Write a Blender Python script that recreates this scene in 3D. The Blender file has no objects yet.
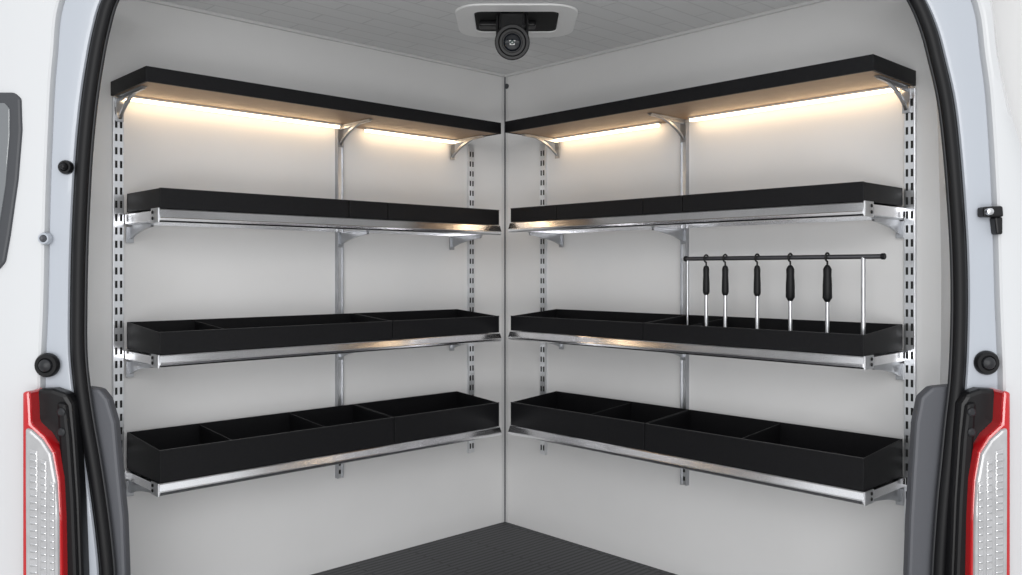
import bpy, math
from mathutils import Vector

D = 3.7            # distance from lens to the inner corner, metres
ZC = 0.29 * D      # lens height above van floor
CX, CY = -0.00694, 1.0
AX = {'L': (-0.7253, -0.6884), 'R': (0.6884, -0.7253)}
NX = {'L': (0.6884, -0.7253), 'R': (-0.7253, -0.6884)}

def W(w, a, n, h):
    ax, nx = AX[w], NX[w]
    return Vector(((CX + a*ax[0] + n*nx[0])*D, (CY + a*ax[1] + n*nx[1])*D, ZC + h*D))

# ---------------- materials ----------------
def mat(name, col, rough=0.5, metal=0.0, emit=None, estr=0, noise=0.0, nscale=40, bump=0.0, coat=0.0, spec=None):
    m = bpy.data.materials.new(name); m.use_nodes = True
    nt = m.node_tree; b = nt.nodes['Principled BSDF']
    b.inputs['Base Color'].default_value = (*col, 1)
    b.inputs['Roughness'].default_value = rough
    b.inputs['Metallic'].default_value = metal
    if coat: b.inputs['Coat Weight'].default_value = coat
    if spec is not None: b.inputs['Specular IOR Level'].default_value = spec
    if emit:
        b.inputs['Emission Color'].default_value = (*emit, 1)
        b.inputs['Emission Strength'].default_value = estr
    if noise or bump:
        tc = nt.nodes.new('ShaderNodeTexCoord'); nz = nt.nodes.new('ShaderNodeTexNoise')
        nz.inputs['Scale'].default_value = nscale; nz.inputs['Detail'].default_value = 4
        nt.links.new(tc.outputs['Object'], nz.inputs['Vector'])
        if noise:
            r = nt.nodes.new('ShaderNodeValToRGB')
            r.color_ramp.elements[0].position = .3; r.color_ramp.elements[1].position = .7
            r.color_ramp.elements[0].color = (*[c*(1-noise) for c in col], 1)
            r.color_ramp.elements[1].color = (*[min(1, c*(1+noise)) for c in col], 1)
            nt.links.new(nz.outputs['Fac'], r.inputs['Fac']); nt.links.new(r.outputs['Color'], b.inputs['Base Color'])
        if bump:
            bp = nt.nodes.new('ShaderNodeBump'); bp.inputs['Strength'].default_value = bump
            bp.inputs['Distance'].default_value = .002
            nt.links.new(nz.outputs['Fac'], bp.inputs['Height']); nt.links.new(bp.outputs['Normal'], b.inputs['Normal'])
    return m

M_wall = mat('wall_panel', (.74, .737, .735), .45, noise=.02, nscale=3)
M_trimw = mat('corner_trim_white', (.66, .66, .66), .4)
M_black = mat('black_powdercoat', (.005, .005, .006), .5, noise=.2, nscale=120, bump=.05, spec=.22)
M_blackin = mat('black_plastic', (.006, .006, .007), .4, spec=.35)
M_rub = mat('black_rubber', (.005, .005, .006), .5, bump=.1, nscale=60, spec=.28)
M_rub2 = mat('grey_rubber_lip', (.02, .021, .024), .4, spec=.35)
M_alu = mat('polished_aluminium', (.94, .94, .96), .20, 1.0, noise=.03, nscale=25)
M_steel = mat('galvanised_steel', (.68, .69, .71), .28, .95, noise=.08, nscale=30)
M_brk = mat('bracket_steel', (.40, .41, .43), .3, .95, noise=.08, nscale=30)
M_slot = mat('slot_dark', (.01, .01, .01), .8)
M_white = mat('van_white_paint', (.63, .64, .655), .22, coat=.4)
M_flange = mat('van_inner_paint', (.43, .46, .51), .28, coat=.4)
M_grey = mat('grey_plastic_trim', (.085, .088, .10), .55, bump=.15, nscale=150)
M_led = mat('led_emitter', (1, 1, 1), .5, emit=(1, .72, .43), estr=8.0)
M_ledh = mat('led_housing', (.75, .74, .72), .4, .3)
M_red = mat('red_lens', (.50, .010, .014), .12, coat=1)
M_clear = mat('clear_lens', (.42, .42, .43), .12, coat=1, noise=.1, nscale=30)
M_chrome = mat('reflector_chrome', (.8, .8, .82), .12, 1.0)
M_glassd = mat('dark_window_glass', (.16, .17, .18), .08, coat=1)
M_frame = mat('window_gasket', (.05, .053, .06), .5)
M_lens = mat('camera_lens_glass', (.004, .006, .010), .04, coat=1)
M_lens2 = mat('lens_coating', (.01, .035, .03), .08, coat=1)
M_ground = mat('concrete', (.55, .55, .54), .8, noise=.06, nscale=4)
M_conc = mat('plate_offwhite', (.93, .93, .93), .4)

def wood():
    m = mat('wood_underside', (.45, .30, .17), .5); nt = m.node_tree; b = nt.nodes['Principled BSDF']
    tc = nt.nodes.new('ShaderNodeTexCoord'); mp = nt.nodes.new('ShaderNodeMapping')
    mp.inputs['Scale'].default_value = (6, 6, 60)
    nz = nt.nodes.new('ShaderNodeTexNoise'); nz.inputs['Scale'].default_value = 6
    r = nt.nodes.new('ShaderNodeValToRGB')
    r.color_ramp.elements[0].color = (.29, .18, .10, 1); r.color_ramp.elements[1].color = (.37, .24, .14, 1)
    nt.links.new(tc.outputs['Object'], mp.inputs['Vector']); nt.links.new(mp.outputs['Vector'], nz.inputs['Vector'])
    nt.links.new(nz.outputs['Fac'], r.inputs['Fac']); nt.links.new(r.outputs['Color'], b.inputs['Base Color'])
    return m
M_wood = wood()

def lined(name, base, line, w, h, mortar, rot, rough, bumps):
    m = mat(name, base, rough); nt = m.node_tree; b = nt.nodes['Principled BSDF']
    tc = nt.nodes.new('ShaderNodeTexCoord'); mp = nt.nodes.new('ShaderNodeMapping')
    mp.inputs['Rotation'].default_value = (0, 0, rot)
    br = nt.nodes.new('ShaderNodeTexBrick')
    br.inputs['Scale'].default_value = 1; br.inputs['Brick Width'].default_value = w
    br.inputs['Row Height'].default_value = h; br.inputs['Mortar Size'].default_value = mortar
    br.inputs['Mortar Smooth'].default_value = .3
    br.inputs['Color1'].default_value = (*base, 1); br.inputs['Color2'].default_value = (*[c*.97 for c in base], 1)
    br.inputs['Mortar'].default_value = (*line, 1)
    bp = nt.nodes.new('ShaderNodeBump'); bp.inputs['Strength'].default_value = bumps; bp.inputs['Distance'].default_value = .004
    bp.invert = True
    nt.links.new(tc.outputs['Object'], mp.inputs['Vector']); nt.links.new(mp.outputs['Vector'], br.inputs['Vector'])
    nt.links.new(br.outputs['Color'], b.inputs['Base Color']); nt.links.new(br.outputs['Fac'], bp.inputs['Height'])
    nt.links.new(bp.outputs['Normal'], b.inputs['Normal'])
    return m
ANG = math.atan2(.6884, .7253)
M_ceil = lined('ceiling_panels', (.77, .775, .78), (.65, .655, .66), .30, .075, .0035, -ANG, .5, .3)
M_floor = lined('ribbed_rubber_floor', (.052, .054, .060), (.014, .015, .017), .50, .024, .006, -ANG, .5, .9)

# ---------------- mesh helpers ----------------
def empty(name, loc=(0, 0, 0)):
    e = bpy.data.objects.new(name, None); e.empty_display_size = .05; e.location = loc
    bpy.context.collection.objects.link(e); bpy.context.view_layer.update(); return e

def mk(name, vs, fs, m, parent=None, bevel=0, smooth=False, seg=2):
    me = bpy.data.meshes.new(name); me.from_pydata([tuple(v) for v in vs], [], fs); me.validate(); me.update()
    import bmesh
    bm = bmesh.new(); bm.from_mesh(me); bmesh.ops.recalc_face_normals(bm, faces=bm.faces); bm.to_mesh(me); bm.free()
    me.materials.append(m)
    if smooth:
        for p in me.polygons: p.use_smooth = True
    o = bpy.data.objects.new(name, me); bpy.context.collection.objects.link(o)
    if parent:
        o.parent = parent; o.matrix_parent_inverse = parent.matrix_world.inverted()
    if bevel:
        b = o.modifiers.new('bevel', 'BEVEL'); b.width = bevel; b.segments = seg; b.limit_method = 'ANGLE'
    return o

def boxes(name, w, lst, m, parent=None, bevel=0):
    """each box: a0,a1,n0,n1,h0,h1 [, top height at n1 if sloping]"""
    vs, fs = [], []
    for bx in lst:
        a0, a1, n0, n1, h0, h1 = bx[:6]
        h1f = bx[6] if len(bx) > 6 else h1
        k = len(vs)
        for lv in (0, 1):
            for (a, n) in ((a0, n0), (a1, n0), (a1, n1), (a0, n1)):
                vs.append(W(w, a, n, h0 if lv == 0 else (h1 if n == n0 else h1f)))
        fs += [(k, k+1, k+2, k+3), (k+7, k+6, k+5, k+4)] + [(k+i, k+(i+1) % 4, k+4+(i+1) % 4, k+4+i) for i in range(4)]
    return mk(name, vs, fs, m, parent, bevel)

def extr(name, w, prof, a0, a1, m, parent=None, bevel=0):
    """extrude an (n,h) profile along the wall"""
    L = len(prof)
    vs = [W(w, a0, n, h) for n, h in prof] + [W(w, a1, n, h) for n, h in prof]
    fs = [tuple(range(L)), tuple(range(2*L-1, L-1, -1))] + [(i, (i+1) % L, L+(i+1) % L, L+i) for i in range(L)]
    return mk(name, vs, fs, m, parent, bevel)

def frame_of(d):
    d = d.normalized(); u = d.orthogonal().normalized(); return u, d.cross(u)

def lathe(name, p0, d, prof, m, parent=None, seg=32):
    """prof: list of (distance along d, radius)"""
    d = Vector(d).normalized(); u, v = frame_of(d); p0 = Vector(p0)
    vs, fs = [], []
    for (t, r) in prof:
        for i in range(seg):
            q = 2*math.pi*i/seg
            vs.append(p0 + d*t + (u*math.cos(q) + v*math.sin(q))*max(r, 1e-5))
    for j in range(len(prof)-1):
        for i in range(seg):
            fs.append((j*seg+i, j*seg+(i+1) % seg, (j+1)*seg+(i+1) % seg, (j+1)*seg+i))
    fs.append(tuple(range(seg))); fs.append(tuple(range(len(vs)-1, len(vs)-seg-1, -1)))
    o = mk(name, vs, fs, m, parent, smooth=True)
    es = o.modifiers.new('es', 'EDGE_SPLIT'); es.split_angle = math.radians(35)
    return o

def tube(name, pts, r, m, parent=None, sx=1.0):
    cu = bpy.data.curves.new(name, 'CURVE'); cu.dimensions = '3D'; cu.bevel_depth = r; cu.bevel_resolution = 4; cu.use_fill_caps = True
    s = cu.splines.new('POLY'); s.points.add(len(pts)-1)
    for i, p in enumerate(pts): s.points[i].co = (*p, 1)
    s.use_smooth = True
    cu.materials.append(m)
    o = bpy.data.objects.new(name, cu); bpy.context.collection.objects.link(o)
    if parent: o.parent = parent; o.matrix_parent_inverse = parent.matrix_world.inverted()
    return o

# ---------------- room shell ----------------
HC, HF = .2269, -.29
def slab(name, pts, z0, z1, m):
    L = len(pts)
    vs = [(x*D, y*D, z0) for x, y in pts] + [(x*D, y*D, z1) for x, y in pts]
    fs = [tuple(range(L)), tuple(range(2*L-1, L-1, -1))] + [(i, (i+1) % L, L+(i+1) % L, L+i) for i in range(L)]
    return mk(name, vs, fs, m)
boxes('wall_left', 'L', [(-.008, .60, -.008, 0, HF-.01, HC+.01)], M_wall)
boxes('wall_right', 'R', [(0, .57, -.008, 0, HF-.01, HC+.01)], M_wall)
tri = [(CX, CY), (CX-.7253*.60, CY-.6884*.60), (CX+.6884*.57, CY-.7253*.57)]
slab('floor', tri, -.03, 0, M_floor)
slab('ceiling', tri, ZC+HC*D, ZC+HC*D+.03, M_ceil)
trim = empty('trim_1', W('L', 0, 0, 0))
boxes('corner_strip_a', 'L', [(0.0002, .0055, 0, .0006, HF, HC)], M_trimw, trim, .0006)
boxes('corner_strip_b', 'R', [(0.0002, .0055, 0, .0006, HF, HC)], M_trimw, trim, .0006)
boxes('corner_sealant', 'L', [(0.0006, .0016, 0.0006, .0016, HF, HC)], M_grey, trim)
rv = empty('corner_rivet', W('R', .004, .0006, .213))
lathe('rivet_head', W('R', .004, .0006, .213), (NX['R'][0], NX['R'][1], 0), [(0, .011), (.004, .011), (.007, .006)], M_frame, rv, 16)
tc = empty('trim_2', W('L', .3, 0, HC))
boxes('ceiling_edge_l', 'L', [(0, .59, 0, .003, HC-.003, HC)], M_trimw, tc, .002)
boxes('ceiling_edge_r', 'R', [(0, .56, 0, .003, HC-.003, HC)], M_trimw, tc, .002)

# ---------------- wall standards ----------------
UP = {'L': [.432, .224, .054], 'R': [.459, .251, .064]}
def standard(w, a, slots=True):
    e = empty('slotted_wall_standard', W(w, a, 0, 0))
    wd = .0042 if slots else .0026
    h0, h1 = -.202, .1405
    boxes('channel', w, [(a-wd, a+wd, .0, .0034, h0, h1)], M_steel, e, .0012)
    sl = []; h = h1-.008
    if slots:
        while h > h0+.006:
            for da in (-.0019, .0019):
                sl.append((a+da-.0009, a+da+.0009, .0030, .0036, h-.0058, h))
            h -= .0108
    else:
        boxes('edge_return', w, [(a-wd-.0008, a-wd, 0, .0050, h0, h1), (a+wd, a+wd+.0008, 0, .0050, h0, h1)], M_brk, e, .0008)
        for h in (h0+.004, h0+.012): sl.append((a-.0011, a+.0011, .0030, .0036, h, h+.004))
    boxes('slots', w, sl, M_slot, e)
    return e
for w in 'LR':
    for i, a in enumerate(UP[w]): standard(w, a, i != 1)

# ---------------- shelves ----------------
DEP = .0760
A0 = {'L': .0770, 'R': .0870}
A0T = {'L': .0765, 'R': .0810}
A1 = {'L': .4275, 'R': .4560}
A1T = {'L': .4375, 'R': .4630}
DH = {'L': 0.0, 'R': .0025}

def bracket(w, a, htop, L, H, parent, strap=False, th=.0010):
    N = 14
    def arc(n0, hh, LL, HH):
        return [(n0 + LL*(1-math.sin(i/N*math.pi/2)), hh - HH*(1-math.cos(i/N*math.pi/2))) for i in range(N+1)]
    def brace(n0, hh, LL, HH):   # nearly straight diagonal with a soft bend
        out = []
        for i, (pn, ph) in enumerate(arc(n0, hh, LL, HH)):
            t = i/N
            out.append((.45*pn+.55*(n0+LL*(1-t)), .45*ph+.55*(hh-HH*t)))
        return out
    if strap:
        outer = brace(.0045, htop-.0012, L-.016, H)
        inner = brace(.0068, htop-.0003, L-.022, H-.003)
        extr('diagonal_brace', w, outer + inner[::-1], a-.0013, a+.0013, M_brk, parent)
        extr('bracket_arm', w, [(.003, htop), (L, htop), (L, htop-.0022), (.003, htop-.0042)], a-th, a+th, M_brk, parent)
    else:
        prof = [(.003, htop), (L, htop), (L, htop-.0025)] + brace(.0075, htop-.0035, L-.0085, H-.0035) + [(.003, htop-H)]
        extr('bracket_arm', w, prof, a-th, a+th, M_brk, parent)
    boxes('bracket_flange', w, [(a-.0024, a+.0024, .003, L, htop-.0009, htop), (a-.0030, a+.0030, .0036, .0048, htop-H-.003, htop-.002)], M_brk, parent, .0006)

for w in 'LR':
    e = empty('overhead_shelf', W(w, .25, .035, .148))
    a0, a1 = A0T[w], A1T[w]
    ht, hb = .1530, .1415
    if w == 'R': ht += .0008; hb += .0008
    boxes('front_fascia', w, [(a0, a1, DEP-.0022, DEP, hb, ht)], M_black, e, .001)
    boxes('end_fascia', w, [(a1-.002, a1, .001, DEP-.0022, hb, ht), (a0, a0+.002, .001, DEP-.0022, hb, ht)], M_black, e, .001)
    boxes('top_board', w, [(a0+.002, a1-.002, .001, DEP-.0022, ht-.0035, ht-.0008)], M_black, e)
    boxes('underside_panel', w, [(a0+.002, a1-.002, .001, DEP-.0022, hb+.0006, hb+.0045)], M_wood, e)
    for i, a in enumerate(UP[w]):
        aa = min(a, a1-.006); aa = max(aa, a0+.006)
        bracket(w, aa, hb+.0004, .056, .018, e, True)

rails = {1: (.0472, .0370), 2: (-.0638, -.0727), 3: (-.1608, -.1697)}
def rail_shelf(w, idx):
    ht, hb = rails[idx]; ht += DH[w]; hb += DH[w]
    e = empty('metal_shelf', W(w, .25, .035, hb))
    a0, a1 = A0[w], A1[w]
    f = DEP
    prof = [(f-.006, hb), (f-.0005, hb), (f+.001, hb+.0012), (f+.0016, hb+.0030), (f+.0010, hb+.0036), (f-.0012, ht-.0008), (f-.0020, ht), (f-.006, ht-.0003)]
    extr('front_rail', w, prof, a0, a1, M_alu, e, .0005)
    boxes('end_rail', w, [(a1-.0018, a1, .002, f-.006, hb+.0012, ht-.0012), (a0, a0+.0018, .002, f-.006, hb+.0012, ht-.0012)], M_alu, e, .0006)
    boxes('shelf_deck', w, [(a0+.0018, a1-.0018, .003, f-.006, hb+.0035, hb+.0055), (a0+.0018, a1-.0018, .002, .0035, hb+.001, ht-.001)], M_alu, e)
    boxes('end_cap', w, [(a1, a1+.0012, f-.014, f+.0004, hb-.0005, ht+.0005)], M_steel, e, .0008)
    for k in (.30, .75):
        p = W(w, a1+.0012, f-.010, hb+(ht-hb)*k); d = Vector((AX[w][0], AX[w][1], 0))
        lathe('screw', p, d, [(0, .005), (.002, .0048), (.003, .003)], M_slot, e, 12)
    for a in UP[w]:
        aa = min(max(a, a0+.006), a1-.004)
        bracket(w, aa, hb+.001, .052, .012, e)
    return e
for w in 'LR':
    for i in (1, 2, 3): rail_shelf(w, i)

# ---------------- trays ----------------
def tray(w, a0, a1, base, hgt, divs=(), n0=.006, n1=.0740, rise=0.0, name='parts_tray'):
    t = .0011; g = .0005
    e = empty(name, W(w, (a0+a1)/2, .035, base))
    a0 += g; a1 -= g
    f = base+hgt; k = f+rise
    L = [(a0, a1, n1-t, n1, base, f), (a0, a1, n0, n0+t, base, k),
         (a0, a0+t, n0+t, n1-t, base, k, f), (a1-t, a1, n0+t, n1-t, base, k, f),
         (a0+t, a1-t, n0+t, n1-t, base, base+t)]
    boxes('tray_body', w, L, M_black, e, .0012)
    boxes('rolled_lip', w, [(a0, a1, n1-t*1.5, n1+.0003, f-.0005, f+.0003)], M_blackin, e, .0008)
    if divs:
        boxes('dividers', w, [(d-t*.4, d+t*.4, n0+t, n1-t, base+t, k-.0012, f-.0012) for d in divs], M_black, e, .0005)
    return e
def deck(w, i): return rails[i][0] + DH[w] + .0004
for w, segs in (('L', ((A0['L'], .217), (.217, .259), (.259, .427))), ('R', ((A0['R'], .152), (.152, .257), (.257, .299), (.299, .4555)))):
    b = deck(w, 1); H = (.0628 if w == 'L' else .0640)-b
    for (p, q) in segs: tray(w, p, q, b, H)
R3 = .0050
b = deck('L', 2); H = -.0465-b
tray('L', A0['L'], .2116, b, H, rise=R3); tray('L', .2116, .427, b, H, (.370,), rise=R3)
b = deck('R', 2); H = -.0460-b
tray('R', A0['R'], .257, b, H, (), rise=R3); tray('R', .257, .4555, b, H, (.300,), rise=R3)
b = deck('L', 3); H = -.1360-b
tray('L', A0['L'], .210, b, H, rise=R3); tray('L', .210, .427, b, H, (.280, .366), rise=R3)
b = deck('R', 3); H = -.1345-b
tray('R', A0['R'], .259, b, H, (.190,), rise=R3); tray('R', .259, .4555, b, H, (.352,), rise=R3)

# ---------------- LED strips ----------------
for w, segs in (('L', ((.0607, .1986), (.2275, .430))), ('R', ((.0665, .2265), (.2611, .454)))):
    e = empty('led_light_strip', W(w, .25, .006, .140))
    hh = .1404 + (.0008 if w == 'R' else 0)
    for (p, q) in segs:
        p = max(p, A0T[w]+.003)
        boxes('housing', w, [(p, q, .0060, .0115, hh, hh+.0016)], M_ledh, e)
        boxes('diffuser', w, [(p+.001, q-.001, .0067, .0107, hh-.0022, hh-.0001)], M_led, e, .001)

# ---------------- tool rail with hanging tools ----------------
tr = empty('tool_hanging_rail', W('R', .37, .045, .0108))
hb_ = .0108; nb = .045
M_rod = mat('dark_steel_rod', (.14, .14, .15), .3, .9)
tube('rail_bar', [W('R', .2825, nb, hb_), W('R', .4568, nb, hb_)], .0068, M_rod, tr)
deckR = deck('R', 2)+.0012
tube('leg_outer', [W('R', .4417, nb, deckR), W('R', .4417, nb, hb_)], .0065, M_steel, tr)
tube('wall_stay', [W('R', .2840, nb, hb_), W('R', .262, .020, hb_), W('R', .251, .004, hb_)], .005, M_steel, tr)
tube('leg_inner', [W('R', .2840, nb, deckR), W('R', .2840, nb, hb_)], .003, M_steel, tr)
for a in (.2825, .4568):
    lathe('end_cap', W('R', a-.0015, nb, hb_), (AX['R'][0], AX['R'][1], 0), [(0, .008), (.002, .0090), (.009, .0090), (.011, .007)], M_blackin, tr, 16)
for i, a in enumerate((.3033, .3223, .3527, .3823, .4134)):
    e = empty('hanging_screwdriver', W('R', a, nb, 0))
    fat = 1.15 if i > 2 else .95
    pts = []
    for j in range(15):
        q = -math.pi*.5 + j/14*math.pi*1.65
        dn, dh = math.cos(q)*.0032, math.sin(q)*.0032
        pts.append(W('R', a, nb+dn, hb_+dh))
    pts.insert(0, W('R', a, nb, hb_-.0068))
    tube('hook', pts, .0028, M_slot, e)
    top = W('R', a, nb, hb_-.0062)
    Lh = .094 + .012*(i > 2)
    lathe('handle', top, (0, 0, -1), [(0, .005), (.004, .008), (.012, .0105*fat), (.03, .0100*fat), (.055, .0112*fat), (Lh-.012, .0115*fat), (Lh-.006, .0098), (Lh, .006)], M_rub, e, 20)
    bot = ZC + (deckR+.0015)*D
    ln = (top.z-Lh) - bot
    lathe('shaft', (top.x, top.y, top.z-Lh), (0, 0, -1), [(0, .0062), (.01, .0058), (ln-.03, .0058), (ln-.02, .0068), (ln, .006)], M_steel, e, 12)

# ---------------- ceiling camera ----------------
cz = ZC+HC*D
cam_e = empty('security_camera', (0.0, .80*D, cz))
def rrect(cx, cy, hx, hy, r, z, n=6):
    pts = []
    for (sx, sy, q0) in ((1, 1, 0), (-1, 1, 90), (-1, -1, 180), (1, -1, 270)):
        for i in range(n+1):
            q = math.radians(q0 + 90*i/n)
            pts.append((cx+sx*(hx-r)+math.cos(q)*r, cy+sy*(hy-r)+math.sin(q)*r, z))
    return pts
px, py = .018, .783*D
o1 = rrect(px, py, .200, .190, .09, cz-.001); o2 = rrect(px, py, .197, .187, .09, cz-.006)
i2 = rrect(px, py, .140, .120, .03, cz-.006); i1 = rrect(px, py, .135, .115, .03, cz-.001)
L = len(o1); vs = o1+o2+i2+i1; fs = []
for k in range(3):
    for i in range(L): fs.append((k*L+i, k*L+(i+1) % L, (k+1)*L+(i+1) % L, (k+1)*L+i))
mk('mount_frame', vs, fs, M_conc, cam_e)
ip = rrect(px, py, .139, .119, .03, cz-.0035); ip2 = rrect(px, py, .139, .119, .03, cz-.0008)
mk('recess_plate', ip+ip2, [tuple(range(L)), tuple(range(2*L-1, L-1, -1))]+[(i, (i+1) % L, L+(i+1) % L, L+i) for i in range(L)], M_slot, cam_e)
def wbox(name, c, s, m, parent, bevel=0):
    vs = [(c[0]+sx*s[0]/2, c[1]+sy*s[1]/2, c[2]+sz*s[2]/2) for sz in (-1, 1) for sx, sy in ((-1, -1), (1, -1), (1, 1), (-1, 1))]
    return mk(name, vs, [(0, 1, 2, 3), (7, 6, 5, 4)]+[(i, (i+1) % 4, 4+(i+1) % 4, 4+i) for i in range(4)], m, parent, bevel)
wbox('bracket_plate', (px-.03, py+.0, cz-.014), (.19, .05, .020), M_blackin, cam_e, .006)
lens_c = Vector((.004, .745*D, ZC+.730)); dirc = Vector((0, -1, -.22)).normalized()
wbox('yoke_l', (lens_c.x-.048, lens_c.y+.07, cz-.050), (.010, .050, .090), M_blackin, cam_e, .004)
wbox('yoke_r', (lens_c.x+.048, lens_c.y+.07, cz-.050), (.010, .050, .090), M_blackin, cam_e, .004)
wbox('neck', (lens_c.x, lens_c.y+.06, cz-.03), (.086, .07, .058), M_blackin, cam_e, .010)
back = lens_c - dirc*.15
lathe('camera_body', back, dirc, [(0, .02), (.004, .034), (.02, .044), (.07, .046), (.072, .043), (.078, .043), (.08, .050), (.105, .052), (.108, .049), (.113, .049), (.116, .055), (.150, .056), (.153, .053), (.153, .045), (.140, .041)], M_blackin, cam_e, 48)
lathe('lens_ring', lens_c-dirc*.012, dirc, [(0, .041), (.005, .041), (.005, .033), (.0, .030)], M_blackin, cam_e, 40)
lathe('lens_glass', lens_c-dirc*.012, dirc, [(0, .030), (.004, .027), (.008, .018), (.010, .008), (.0105, 0)], M_lens, cam_e, 40)
lathe('lens_iris', lens_c-dirc*.0035, dirc, [(0, .010), (.0020, .006), (.0026, 0)], M_lens2, cam_e, 24)

# ---------------- van rear body (scale drawing of the rear elevation) ----------------
K = .58*D/864
YP = .58*D
def E(u, v, y=0.0): return Vector(((u-511)*K, YP+y, ZC+(271-v)*K))
def cr(tab, v):
    n = len(tab)
    if v <= tab[0][0]: return tab[0][1]
    if v >= tab[-1][0]: return tab[-1][1]
    for i in range(n-1):
        if tab[i][0] <= v <= tab[i+1][0]: break
    p1, p2 = tab[i], tab[i+1]
    p0 = tab[i-1] if i > 0 else p1; p3 = tab[i+2] if i+2 < n else p2
    def sl(a, b): return (b[1]-a[1])/(b[0]-a[0]) if b[0] != a[0] else 0
    m1, m2 = sl(p0, p2), sl(p1, p3); hh = p2[0]-p1[0]; t = (v-p1[0])/hh
    return (2*t**3-3*t*t+1)*p1[1]+(t**3-2*t*t+t)*hh*m1+(-2*t**3+3*t*t)*p2[1]+(t**3-t*t)*hh*m2
SL = [(-45, 165), (-30, 132), (0, 112), (30, 103), (60, 97), (100, 91), (150, 86), (200, 83), (250, 81), (300, 80), (350, 80), (385, 83), (420, 88), (460, 95), (500, 101), (540, 106), (575, 109), (730, 112)]
SR = [(-45, 860), (-30, 893), (0, 914), (30, 927), (60, 935), (100, 944), (150, 950), (200, 954), (250, 957), (300, 958), (350, 957), (385, 955), (420, 951), (460, 947), (500, 943), (540, 940), (575, 938), (730, 935)]
EL = [(-45, 95), (0, 66), (60, 58), (100, 55), (200, 51), (300, 49), (385, 46), (730, 46)]
ER = [(-45, 940), (0, 970), (60, 980), (100, 985), (200, 991), (300, 994), (385, 997), (730, 997)]
OL = [(-45, -60), (730, -60)]
OR_ = [(-45, 982), (0, 994), (60, 1001), (110, 1013), (200, 1043), (300, 1070), (730, 1075)]
rows = [-45+i*775/90 for i in range(91)]
van = empty('van_body', E(511, 740))
def loft(name, cols, m):
    vs = []; n = len(cols)
    for v in rows:
        for c in cols:
            u, y = c(v); vs.append(E(u, v, y))
    fs = [(r*n+i, r*n+i+1, (r+1)*n+i+1, (r+1)*n+i) for r in range(len(rows)-1) for i in range(n-1)]
    o = mk(name, vs, fs, m, van, smooth=True)
    es = o.modifiers.new('es', 'EDGE_SPLIT'); es.split_angle = math.radians(28)
    return o
for side, S, Ed, O, sg in (('left', SL, EL, OL, -1), ('right', SR, ER, OR_, 1)):
    inner = 10 if side == 'left' else 1010
    s = lambda v, S=S: cr(S, v)
    d = lambda v, Ed=Ed: cr(Ed, v)
    o = lambda v, O=O: cr(O, v)
    loft('jamb_'+side, [lambda v: (inner, .37), lambda v: (s(v)+sg*1, .03), lambda v: (s(v)+sg*1, .0)], M_wall)
    loft('door_flange_'+side, [lambda v: (s(v)+sg*1, .0), lambda v: (s(v)+sg*9, 0), lambda v: (s(v)+sg*10.5, -.008), lambda v: (s(v)+sg*14, -.010), lambda v: (.35*s(v)+.65*d(v), -.012), lambda v: (d(v)-sg*3, -.014), lambda v: (d(v)-sg*1, -.002), lambda v: (d(v), -.002)], M_flange)
    loft('rear_panel_'+side, [lambda v: (d(v), -.002), lambda v: (d(v)+sg*1, -.022), lambda v: (d(v)+sg*3, -.026), lambda v: (.75*d(v)+.25*o(v), -.027), lambda v: (.4*d(v)+.6*o(v), -.020), lambda v: (.1*d(v)+.9*o(v), 0.0), lambda v: (o(v), .03), lambda v: (o(v)+sg*6, .12), lambda v: (o(v)+sg*6, .5)], M_white)
    pts = [E(s(v)-sg*0, v, -.008) for v in rows]
    tube('weather_seal_'+side, pts, .0155, M_rub, van)
    pts = [E(s(v)-sg*5.8, v, -.002) for v in rows]
    tube('seal_lip_'+side, pts, .005, M_rub2, van)
    pts = [E(s(v)+sg*6.5, v, -.006) for v in rows]
    tube('seal_outer_lip_'+side, pts, .005, M_rub, van)
wbox('header', (0, YP+.03, ZC+(271+45)*K+.10), (2.1, .10, .20), M_white, van, .02)
tube('weather_seal_top', [E(165, -45, -.008), E(860, -45, -.008)], .0155, M_rub, van)
wbox('sill', (0.03, YP+.02, -.06), (2.2, .10, .10), M_grey, van, .01)
wbox('rear_bumper', (0.0, YP-.04, -.22), (2.7, .22, .24), M_grey, van, .04)

def poly(name, pts, y0, y1, m, parent, bevel=0, skew=0, comp=1.0):
    """outline in elevation units; comp = size correction for parts standing proud of the panel"""
    L = len(pts)
    pts = [(511+(u-511)*comp, 271+(v-271)*comp) for u, v in pts]
    vs = [E(u, v, y0) for u, v in pts] + [E(u+skew, v, y1) for u, v in pts]
    return mk(name, vs, [tuple(range(L)), tuple(range(2*L-1, L-1, -1))]+[(i, (i+1) % L, L+(i+1) % L, L+i) for i in range(L)], m, parent, bevel)
poly('pillar_trim_left', [(84, 388), (97, 390), (105, 400), (112, 424), (116, 470), (121, 520), (123, 575), (125, 735), (70, 735), (70, 388)], .012, .05, M_grey, van, .008)
poly('pillar_trim_right', [(955, 386), (935, 388), (924, 398), (919, 424), (916, 470), (913, 520), (911, 575), (910, 735), (975, 735), (975, 386)], .012, .05, M_grey, van, .008)

win = empty('window_1', E(10, 180, -.03))
cw = .984
poly('gasket', [(-70, 92), (13, 92), (20, 98), (21, 130), (17, 180), (9, 235), (4, 262), (-3, 270), (-70, 270)], -.034, -.018, M_frame, win, .006, comp=cw)
poly('glass', [(-66, 103), (5, 103), (10, 109), (10, 135), (6, 185), (-2, 235), (-8, 256), (-66, 258)], -.037, -.030, M_glassd, win, .002, comp=cw)

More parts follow.
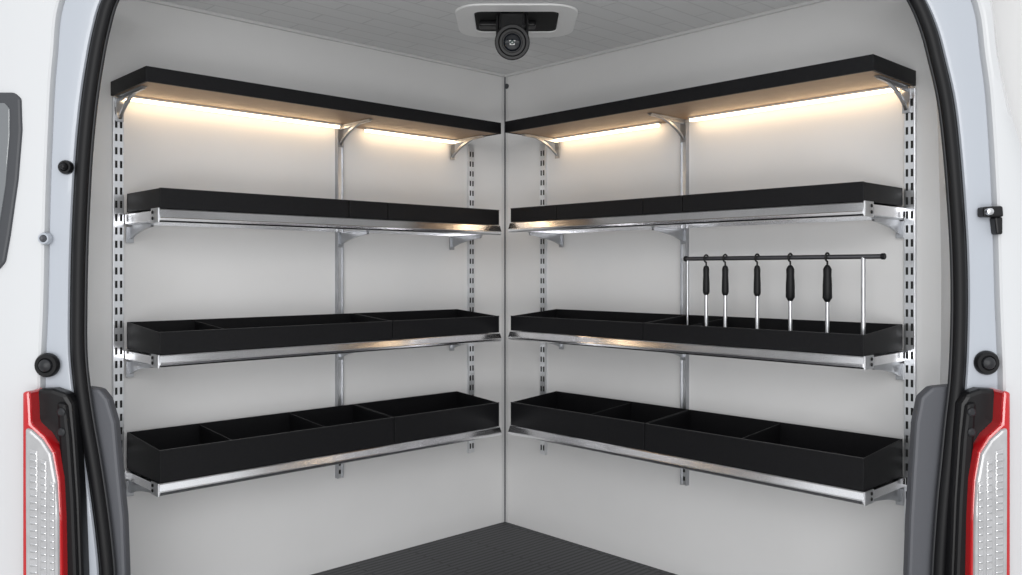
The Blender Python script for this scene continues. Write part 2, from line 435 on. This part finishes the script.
# ---------------- tail lights ----------------
def tail(mirror):
    f = (lambda u: u) if not mirror else (lambda u: 1033-u)
    P = lambda L: [(f(u), v) for u, v in L]
    e = empty('tail_light', E(f(55), 490, -.06))
    poly('carrier', P([(31, 390), (52, 389), (66, 394), (72, 404), (75, 440), (79, 500), (82, 575), (84, 735), (40, 735), (28, 575)]), -.050, -.003, M_blackin, e, .010, comp=.977)
    poly('carrier_step', P([(56, 402), (66, 404), (70, 440), (74, 500), (77, 575), (79, 700), (66, 700), (64, 560), (60, 470)]), -.064, -.045, M_rub, e, .008, comp=.971)
    for v in (412, 432):
        lathe('fixing', E(511+(f(62)-511)*.971, 271+(v-271)*.971, -.064), (0, -1, 0), [(0, .010), (.004, .010), (.007, .006)], M_rub2, e, 16)
    c = .958
    poly('red_lens', P([(22, 392), (29, 391), (30, 404), (31, 424), (44, 436), (54, 452), (59, 480), (61, 520), (62, 575), (62, 735), (22, 735), (22, 575), (22, 480)]), -.090, -.020, M_red, e, .006, comp=c)
    poly('clear_lens', P([(25, 428), (31, 430), (42, 440), (51, 454), (56, 482), (58, 520), (58.5, 575), (58.5, 700), (25.5, 700), (25.5, 575), (25, 480)]), -.098, -.080, M_clear, e, .006, comp=.955)
    for (u0, u1) in ((29, 38), (40, 47), (49, 55)):
        v = 448 if u0 < 35 else (458 if u0 < 45 else 480)
        poly('flute_column', P([(u0, v), (u1, v+3), (u1, 690), (u0, 690)]), -.1005, -.094, M_clear, e, .004, comp=.954)
        while v < 690:
            poly('flute', P([(u0+1, v+4), (u1-1, v+5), (u1-1, v+7), (u0+1, v+7)]), -.1025, -.097, M_chrome, e, .002, comp=.953)
            v += 7
    return e
tail(False); tail(True)

# ---------------- small fittings on the frame ----------------
def stop(name, u, v, r, y, m=M_blackin, mc=M_rub2):
    e = empty(name, E(u, v, y))
    R = r*K
    lathe('base', E(u, v, y), (0, -1, 0), [(0, R), (.008, R), (.014, R*.88), (.014, R*.62), (.008, R*.58)], m, e, 32)
    lathe('button', E(u, v, y-.006), (0, -1, 0), [(0, R*.56), (.012, R*.5), (.018, R*.25), (.019, 0)], mc, e, 24)
stop('door_bump_stop', 53, 364, 12, -.022)
stop('door_bump_stop', 983, 362, 12, -.012)
stop('rubber_grommet', 69, 168, 7, -.010, M_blackin, M_blackin)
stop('rivet_plug', 51, 239, 6, -.022, M_flange, M_grey)
lt = empty('door_latch_striker', E(985, 217, -.012))
poly('plate', [(974, 208), (993, 207), (994, 218), (974, 218)], -.045, -.012, M_blackin, lt, .005)
poly('lower_tab', [(986, 218), (994, 218), (994, 235), (988, 235)], -.040, -.012, M_blackin, lt, .004)
lathe('pin', E(978, 213, -.045), (0, -1, 0), [(0, .009), (.012, .008), (.014, .004)], M_steel, lt, 16)

gp = mk('ground', [(-12, -8, -.75), (12, -8, -.75), (12, 14, -.75), (-12, 14, -.75)], [(0, 1, 2, 3)], M_ground)
bd = empty('garage_backdrop', (3.8, 5, 1))
wbox('panel', (3.8, 5.0, 1.5), (3.0, .1, 4.5), M_ground, bd)
for k in range(5):
    wbox('batten', (3.0, 4.93, .4+k*.62), (1.4, .04, .05), M_brk, bd, .005)

# ---------------- lights ----------------
def area(name, loc, tgt, sx, sy, power, col=(1, 1, 1)):
    l = bpy.data.lights.new(name, 'AREA'); l.shape = 'RECTANGLE'; l.size = sx; l.size_y = sy; l.energy = power; l.color = col
    o = bpy.data.objects.new(name, l); bpy.context.collection.objects.link(o); o.location = loc
    o.rotation_euler = (Vector(tgt)-Vector(loc)).to_track_quat('-Z', 'Y').to_euler()
area('added_key', (0, -1.6, 2.2), (0, 3.7, 1.2), 3.2, 1.4, 64, (1, .995, .99))  # unseen area light added behind the lens to brighten the van interior
area('added_uplight', (0, -1.4, .2), (0, 3.0, 1.9), 2.6, .9, 45, (1, .995, .99))  # second added light, out of view, aimed upward to lift the ceiling
wd = bpy.data.worlds.new('world'); bpy.context.scene.world = wd; wd.use_nodes = True
bg = wd.node_tree.nodes['Background']; bg.inputs[0].default_value = (.96, .98, 1, 1); bg.inputs[1].default_value = .88

cd = bpy.data.cameras.new('camera'); co = bpy.data.objects.new('camera', cd); bpy.context.collection.objects.link(co)
co.location = (0, 0, ZC); co.rotation_euler = (math.pi/2, 0, 0)
cd.sensor_width = 36; cd.lens = 864/1022*36; cd.shift_y = -16.5/1022
bpy.context.scene.camera = co
bpy.context.scene.view_settings.view_transform = 'Standard'
